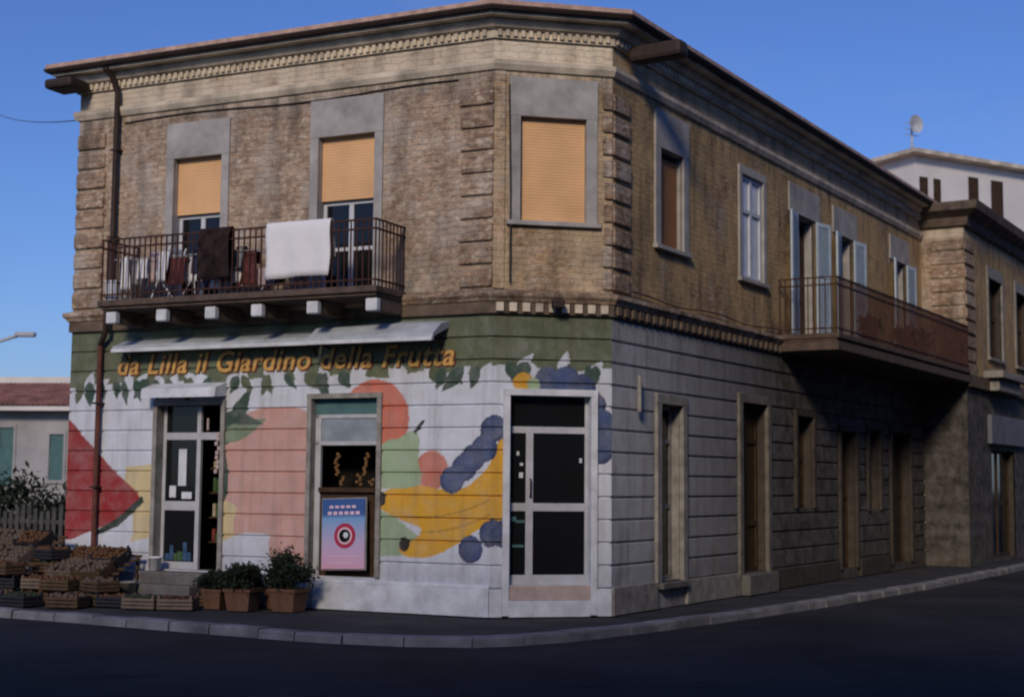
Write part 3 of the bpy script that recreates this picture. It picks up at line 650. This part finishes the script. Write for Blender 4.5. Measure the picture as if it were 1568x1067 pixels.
# ------------------------------------------------------------ produce crates, planters
wood=[simple('crate_wood',(.10,.065,.04),.85,.4,8,.2),simple('crate_plastic_dark',(.03,.03,.038),.6,.3,8,0),simple('crate_pale',(.18,.14,.11),.8,.3,8,.2)]
prod=[simple('oranges',(.11,.055,.025),.6,.4,20,.1),simple('greens',(.035,.05,.025),.7,.5,20,.2),simple('apples',(.07,.03,.025),.5,.4,20,.1),simple('onions',(.12,.09,.07),.6,.3,20,.1)]
def crate(x,y,z,rot,mi,pi,tilt=0):
    L=[];w,dd,hh=.27,.19,.16
    for s in (-1,1):
        for k in range(3): L.append((-w,w,s*dd-.006,s*dd+.006,.01+k*.055,.05+k*.055)); L.append((s*w-.006,s*w+.006,-dd+.007,dd-.007,.01+k*.055,.05+k*.055))
        for t in (-1,1): L.append((s*(w-.025)-.015,s*(w-.025)+.015,t*(dd-.022)-.015,t*(dd-.022)+.015,0,hh+.05))
    L.append((-w+.01,w-.01,-dd+.01,dd-.01,.0,.012))
    ob=boxes('produce_crate',L,wood[mi]); bm=bmesh.new(); bm.from_mesh(ob.data); nb=len(bm.faces)
    for i in range(6):
        for j in range(4):
            bmesh.ops.create_icosphere(bm,subdivisions=2,radius=.040+.01*random.random(),matrix=Matrix.Translation((-.215+.086*i+random.uniform(-.015,.015),-.13+.087*j,.14+random.uniform(-.02,.035))))
    bm.faces.ensure_lookup_table()
    for k in range(nb,len(bm.faces)): bm.faces[k].material_index=1; bm.faces[k].smooth=True
    bm.to_mesh(ob.data); bm.free(); ob.data.materials.append(prod[pi])
    ob.matrix_world=Matrix.Translation((x,y,z))@Matrix.Rotation(rot,4,'Z')@Matrix.Rotation(tilt,4,'X')
def wl(u,o): p=P1+dA*u-inA*o; return p.x,p.y
base=-math.radians(25.1)
def stand(u,o,w,hf,hb,dep):
    x,y=wl(u,o); mt=Matrix.Translation((x,y,0))@Matrix.Rotation(base,4,'Z'); e=empty('timber_display_stand',None,mt)
    boxes('legs',[(sx-.02,sx+.02,sy-.02,sy+.02,0,h) for sx in (-w/2,0,w/2) for sy,h in ((-dep/2,hf),(dep/2,hb))],wood[0],e)
    an=math.atan2(hb-hf,dep); Ls=math.hypot(hb-hf,dep)
    sl_=boxes('slope_slats',[(-w/2-.05,w/2+.05,-Ls/2+i*Ls/6,-Ls/2+i*Ls/6+.06,-.012,.012) for i in range(7)],wood[0],e)
    sl_.matrix_local=Matrix.Translation((0,0,(hf+hb)/2+.012))@Matrix.Rotation(an,4,'X')
    for i in range(int((w+.1)/.58)):
        for sgn in (-1,1):
            lx=-w/2+.28+i*.58; ly=sgn*Ls*.25
            p=mt@Vector((lx,ly*math.cos(an),(hf+hb)/2+.03+ly*math.sin(an))); crate(p.x,p.y,p.z,base+random.uniform(-.05,.05),random.randrange(3),random.randrange(4),an)
stand(6.85,.62,1.2,.30,.68,.8); stand(8.35,.75,1.25,.45,.95,.85)
for u,o,n in ((6.15,1.25,2),(6.75,1.35,2),(7.3,1.3,2),(7.62,.75,4),(7.9,1.45,3),(8.5,1.5,3),(9.1,1.3,5),(9.25,.7,6),(6.3,1.8,1),(7.1,1.95,1),(7.75,2.0,1),(5.75,1.3,1),(5.2,1.3,1),(4.7,1.2,1),(4.45,.4,2),(8.9,1.9,2)):
    x,y=wl(u,o)
    for k in range(n): crate(x+random.uniform(-.05,.05),y+random.uniform(-.05,.05),.004+k*.215,base+random.uniform(-.4,.4),random.randrange(3),random.randrange(4))
def bucket(u,o,z0,r,h,m):
    x,y=wl(u,o); n=20; v=[];ring=[(0,r*.75),(h,r),(h,r*1.07),(h+.02,r*1.07),(h+.02,r*.93),(h*.7,r*.86)]
    for z,q in ring: v+=[(x+q*math.cos(i*2*math.pi/n),y+q*math.sin(i*2*math.pi/n),z+z0) for i in range(n)]
    f=[(k*n+i,k*n+(i+1)%n,(k+1)*n+(i+1)%n,(k+1)*n+i) for k in range(5) for i in range(n)]+[tuple(range(n-1,-1,-1)),tuple(range(5*n,6*n))]
    mesh('plastic_bucket',v,f,m,None,True)
bucket(5.88,.42,.0,.15,.30,M['cloth']) if False else None
bucket(6.0,.75,.0,.14,.32,M['framedk']); bucket(5.95,.15,.485,.11,.2,M['cloth'])
def planter(x,y,w,h,seed,ph):
    e=empty('potted_shrub'); e.location=(x,y,0); e.rotation_euler=(0,0,base+random.uniform(-.1,.1))
    v=[];k=.82
    for z,s in ((0,k),(h*.85,1),(h*.85,1.08),(h,1.08),(h,.95),(h*.8,.93)): v+=[(-w*s,-w*.8*s,z),(w*s,-w*.8*s,z),(w*s,w*.8*s,z),(-w*s,w*.8*s,z)]
    f=[(3,2,1,0),(20,21,22,23)]
    for r in range(5):
        for i in range(4): a=r*4+i;b=r*4+(i+1)%4; f.append((a,b,b+4,a+4))
    mesh('pot',v,f,M['terra'],e)
    foliage('leaves',(0,0,h+ph*.45),(w*1.7,w*1.4,ph*.6),1300,.042,(.018,.03,.018),e,seed)
    for i in range(4): tube('stem',[(0,0,h*.8),((i-1.5)*.05,0,h+ph*.3),((i-1.5)*.12,.02*i,h+ph*.8)],.01,M['wood'],e)
    return e
for (u,o,w,h,s,ph) in ((4.25,.8,.17,.30,1,.26),(3.72,.85,.22,.33,2,.36),(3.05,.62,.23,.34,3,.5),(3.4,.3,.2,.3,4,.55),(4.0,.35,.18,.3,5,.3)):
    x,y=wl(u,o); planter(x,y,w,h,s,ph)
for i,w_ in enumerate((9.6,11.9,12.6,13.4,16.0)):
    p=P2+dC*w_+nC*.92; e=planter(p.x,p.y,.14,.22,20+i,.42); e.location.z=4.802
# ------------------------------------------------------------ ground
def asph(name,col):
    m,nt,b=newmat(name); tc=N(nt,'ShaderNodeTexCoord').outputs['Object']
    c=mixc(nt,ramp(nt,noise(nt,tc,.35,8,.65),.35,.7),tuple(x*.55 for x in col),tuple(x*1.5 for x in col))
    c=mixc(nt,ramp(nt,noise(nt,tc,60,4,.7),.5,.75),c,tuple(x*1.9 for x in col))
    c=mixc(nt,ramp(nt,noise(nt,tc,1.5,5,.6,(.3,3,1)),.62,.68),c,tuple(x*.5 for x in col))
    nt.links.new(c,b.inputs['Base Color']); b.inputs['Roughness'].default_value=.85; b.inputs['Specular IOR Level'].default_value=.12
    bp=N(nt,'ShaderNodeBump'); bp.inputs['Strength'].default_value=.6; bp.inputs['Distance'].default_value=.015
    nt.links.new(noise(nt,tc,40,5,.7),bp.inputs['Height']); nt.links.new(bp.outputs[0],b.inputs['Normal'])
    return m
mesh('ground',[(-500,-500,-.135),(500,-500,-.135),(500,500,-.135),(-500,500,-.135)],[(0,1,2,3)],simple('dry_earth',(.08,.07,.055),.95,.4,.2,.3))
mesh('road',[(-60,-14,-.125),(60,-14,-.125),(60,80,-.125),(-60,80,-.125)],[(0,1,2,3)],asph('road_asphalt',(.032,.033,.036)))
kp=[(-30,33.0),(-20,27.8),(-12,24.0),(-9,22.5),(-7.3,21.6),(-5.7,20.7),(-4.1,19.7),(-2.6,18.85),(-1.4,18.4),(-.5,18.35),(.5,18.85),(1.5,19.85),(3.1,21.8),(5.6,25.1),(8.2,29.0),(10.9,33.2),(16,41.5),(24,54.6)]
sm=[]
for i in range(len(kp)-1):
    p0,p1,p2,p3=[np.array(kp[min(max(i+j-1,0),len(kp)-1)]) for j in range(4)]
    for t in np.linspace(0,1,10,endpoint=False): sm.append(.5*((2*p1)+(-p0+p2)*t+(2*p0-5*p1+4*p2-p3)*t*t+(-p0+3*p1-3*p2+p3)*t**3))
sm.append(np.array(kp[-1])); sm=np.array(sm)
sl=np.concatenate([[0],np.cumsum(np.linalg.norm(np.diff(sm,axis=0),axis=1))])
def at(s): return Vector((np.interp(s,sl,sm[:,0]),np.interp(s,sl,sm[:,1]),0))
KE=empty('kerb'); v=[];f=[]
s=0;T=sl[-1]
while s+.95<T:
    ll=random.uniform(.6,.92)
    a,b_=at(s+.012),at(s+ll-.012); d=(b_-a).normalized(); n=Vector((-d.y,d.x,0)); zt=.0+random.uniform(-.012,.012); j=random.uniform(-.015,.015)
    o=len(v)
    for p in (a,b_):
        for q,z in ((-j,-.13),(-j+.008,zt-.025),(.03,zt),(.24,zt),(.24,-.13)): v.append((p.x+n.x*q,p.y+n.y*q,z))
    f+=[(o+i,o+5+i,o+6+i,o+1+i) for i in range(4)]+[(o,o+1,o+2,o+3,o+4),(o+9,o+8,o+7,o+6,o+5)]
    s+=ll
mesh('kerb_stones',v,f,M['kerb'],KE)
pv=[]
for s in np.arange(0,T,.3):
    a=at(s);b_=at(s+.1); d=(b_-a).normalized(); pv.append((a.x-d.y*.22,a.y+d.x*.22,-.016))
pv+=[(24,70,-.016),(-30,70,-.016)]
mesh('pavement',pv,[tuple(range(len(pv)))],M['pave'])
# ------------------------------------------------------------ unseen buildings added for shade across the crossing
def block(name,x0,x1,y0,y1,h,rot=0,org=(0,0)):
    e=empty(name,None,Matrix.Translation((org[0],org[1],0))@Matrix.Rotation(rot,4,'Z'))
    boxes('walls',[(x0,x1,y0,y1,-.1,h),(x0-.4,x1+.4,y0-.4,y1+.4,h,h+.3)],M['framedk'],e)
    L=[];z=1
    while z+2<h:
        x=x0+1
        while x+1.2<x1: L+= [(x,x+1.1,y1+.002,y1+.05,z,z+1.8),(x,x+1.1,y0-.05,y0-.002,z,z+1.8)]; x+=2.8
        y=y0+1
        while y+1.2<y1: L.append((x0-.05,x0-.002,y,y+1.1,z,z+1.8)); y+=2.8
        z+=3.3
    boxes('windows',L,M['wood'],e)
block('unseen_shade_building',-16,30,-24,-10,15.2)  # out of view, added to shadow the road; height set for shadow reach
block('unseen_side_shade_building',0,34,-14,0,12.5,math.radians(58.5),(9.8,13.2))  # out of view, added to block sky light from the right facade
# ------------------------------------------------------------ light, sky
sd=Vector((-.23,-.973,0)).normalized(); el=math.radians(27)
sunv=Vector((sd.x*math.cos(el),sd.y*math.cos(el),math.sin(el)))
sl_=bpy.data.lights.new('sun','SUN'); sl_.energy=2.0; sl_.angle=math.radians(10); sl_.color=(1,.82,.60)
so=link(bpy.data.objects.new('sun',sl_)); so.rotation_euler=sunv.to_track_quat('Z','Y').to_euler()
w=bpy.data.worlds.new('World'); S.world=w; w.use_nodes=True; nt=w.node_tree; bg=nt.nodes['Background']
sk=nt.nodes.new('ShaderNodeTexSky'); sk.sky_type='NISHITA'; sk.sun_disc=False; sk.sun_elevation=el; sk.sun_rotation=math.atan2(sd.x,sd.y); sk.air_density=1.2; sk.dust_density=.3; sk.ozone_density=3
mx=mixc(nt,1.0,sk.outputs[0],(.58,.78,1.38),'MULTIPLY')
tg=N(nt,'ShaderNodeTexCoord').outputs['Generated']
cl=ramp(nt,noise(nt,tg,5,7,.6,(1,1,2.6)),.56,.85)
mx=mixc(nt,mixc(nt,1.0,cl,(.3,.3,.3),'MULTIPLY'),mx,(4.0,4.7,6.6))
nt.links.new(mx,bg.inputs[0]); bg.inputs[1].default_value=.076
# ------------------------------------------------------------ camera
cam=bpy.data.cameras.new('camera'); co_=link(bpy.data.objects.new('camera',cam)); cam.sensor_width=36; cam.lens=2200/1568*36
R=Matrix.Rotation(math.pi/2+math.atan(205/2200),4,'X')@Matrix.Rotation(math.radians(.5),4,'Z')
co_.matrix_world=Matrix.Translation((0,0,1.95))@R; cam.clip_end=2000; S.camera=co_
cam.dof.use_dof=True; cam.dof.focus_distance=9; cam.dof.aperture_fstop=2.8
S.view_settings.view_transform='Standard'; S.view_settings.look='None'; S.view_settings.exposure=0
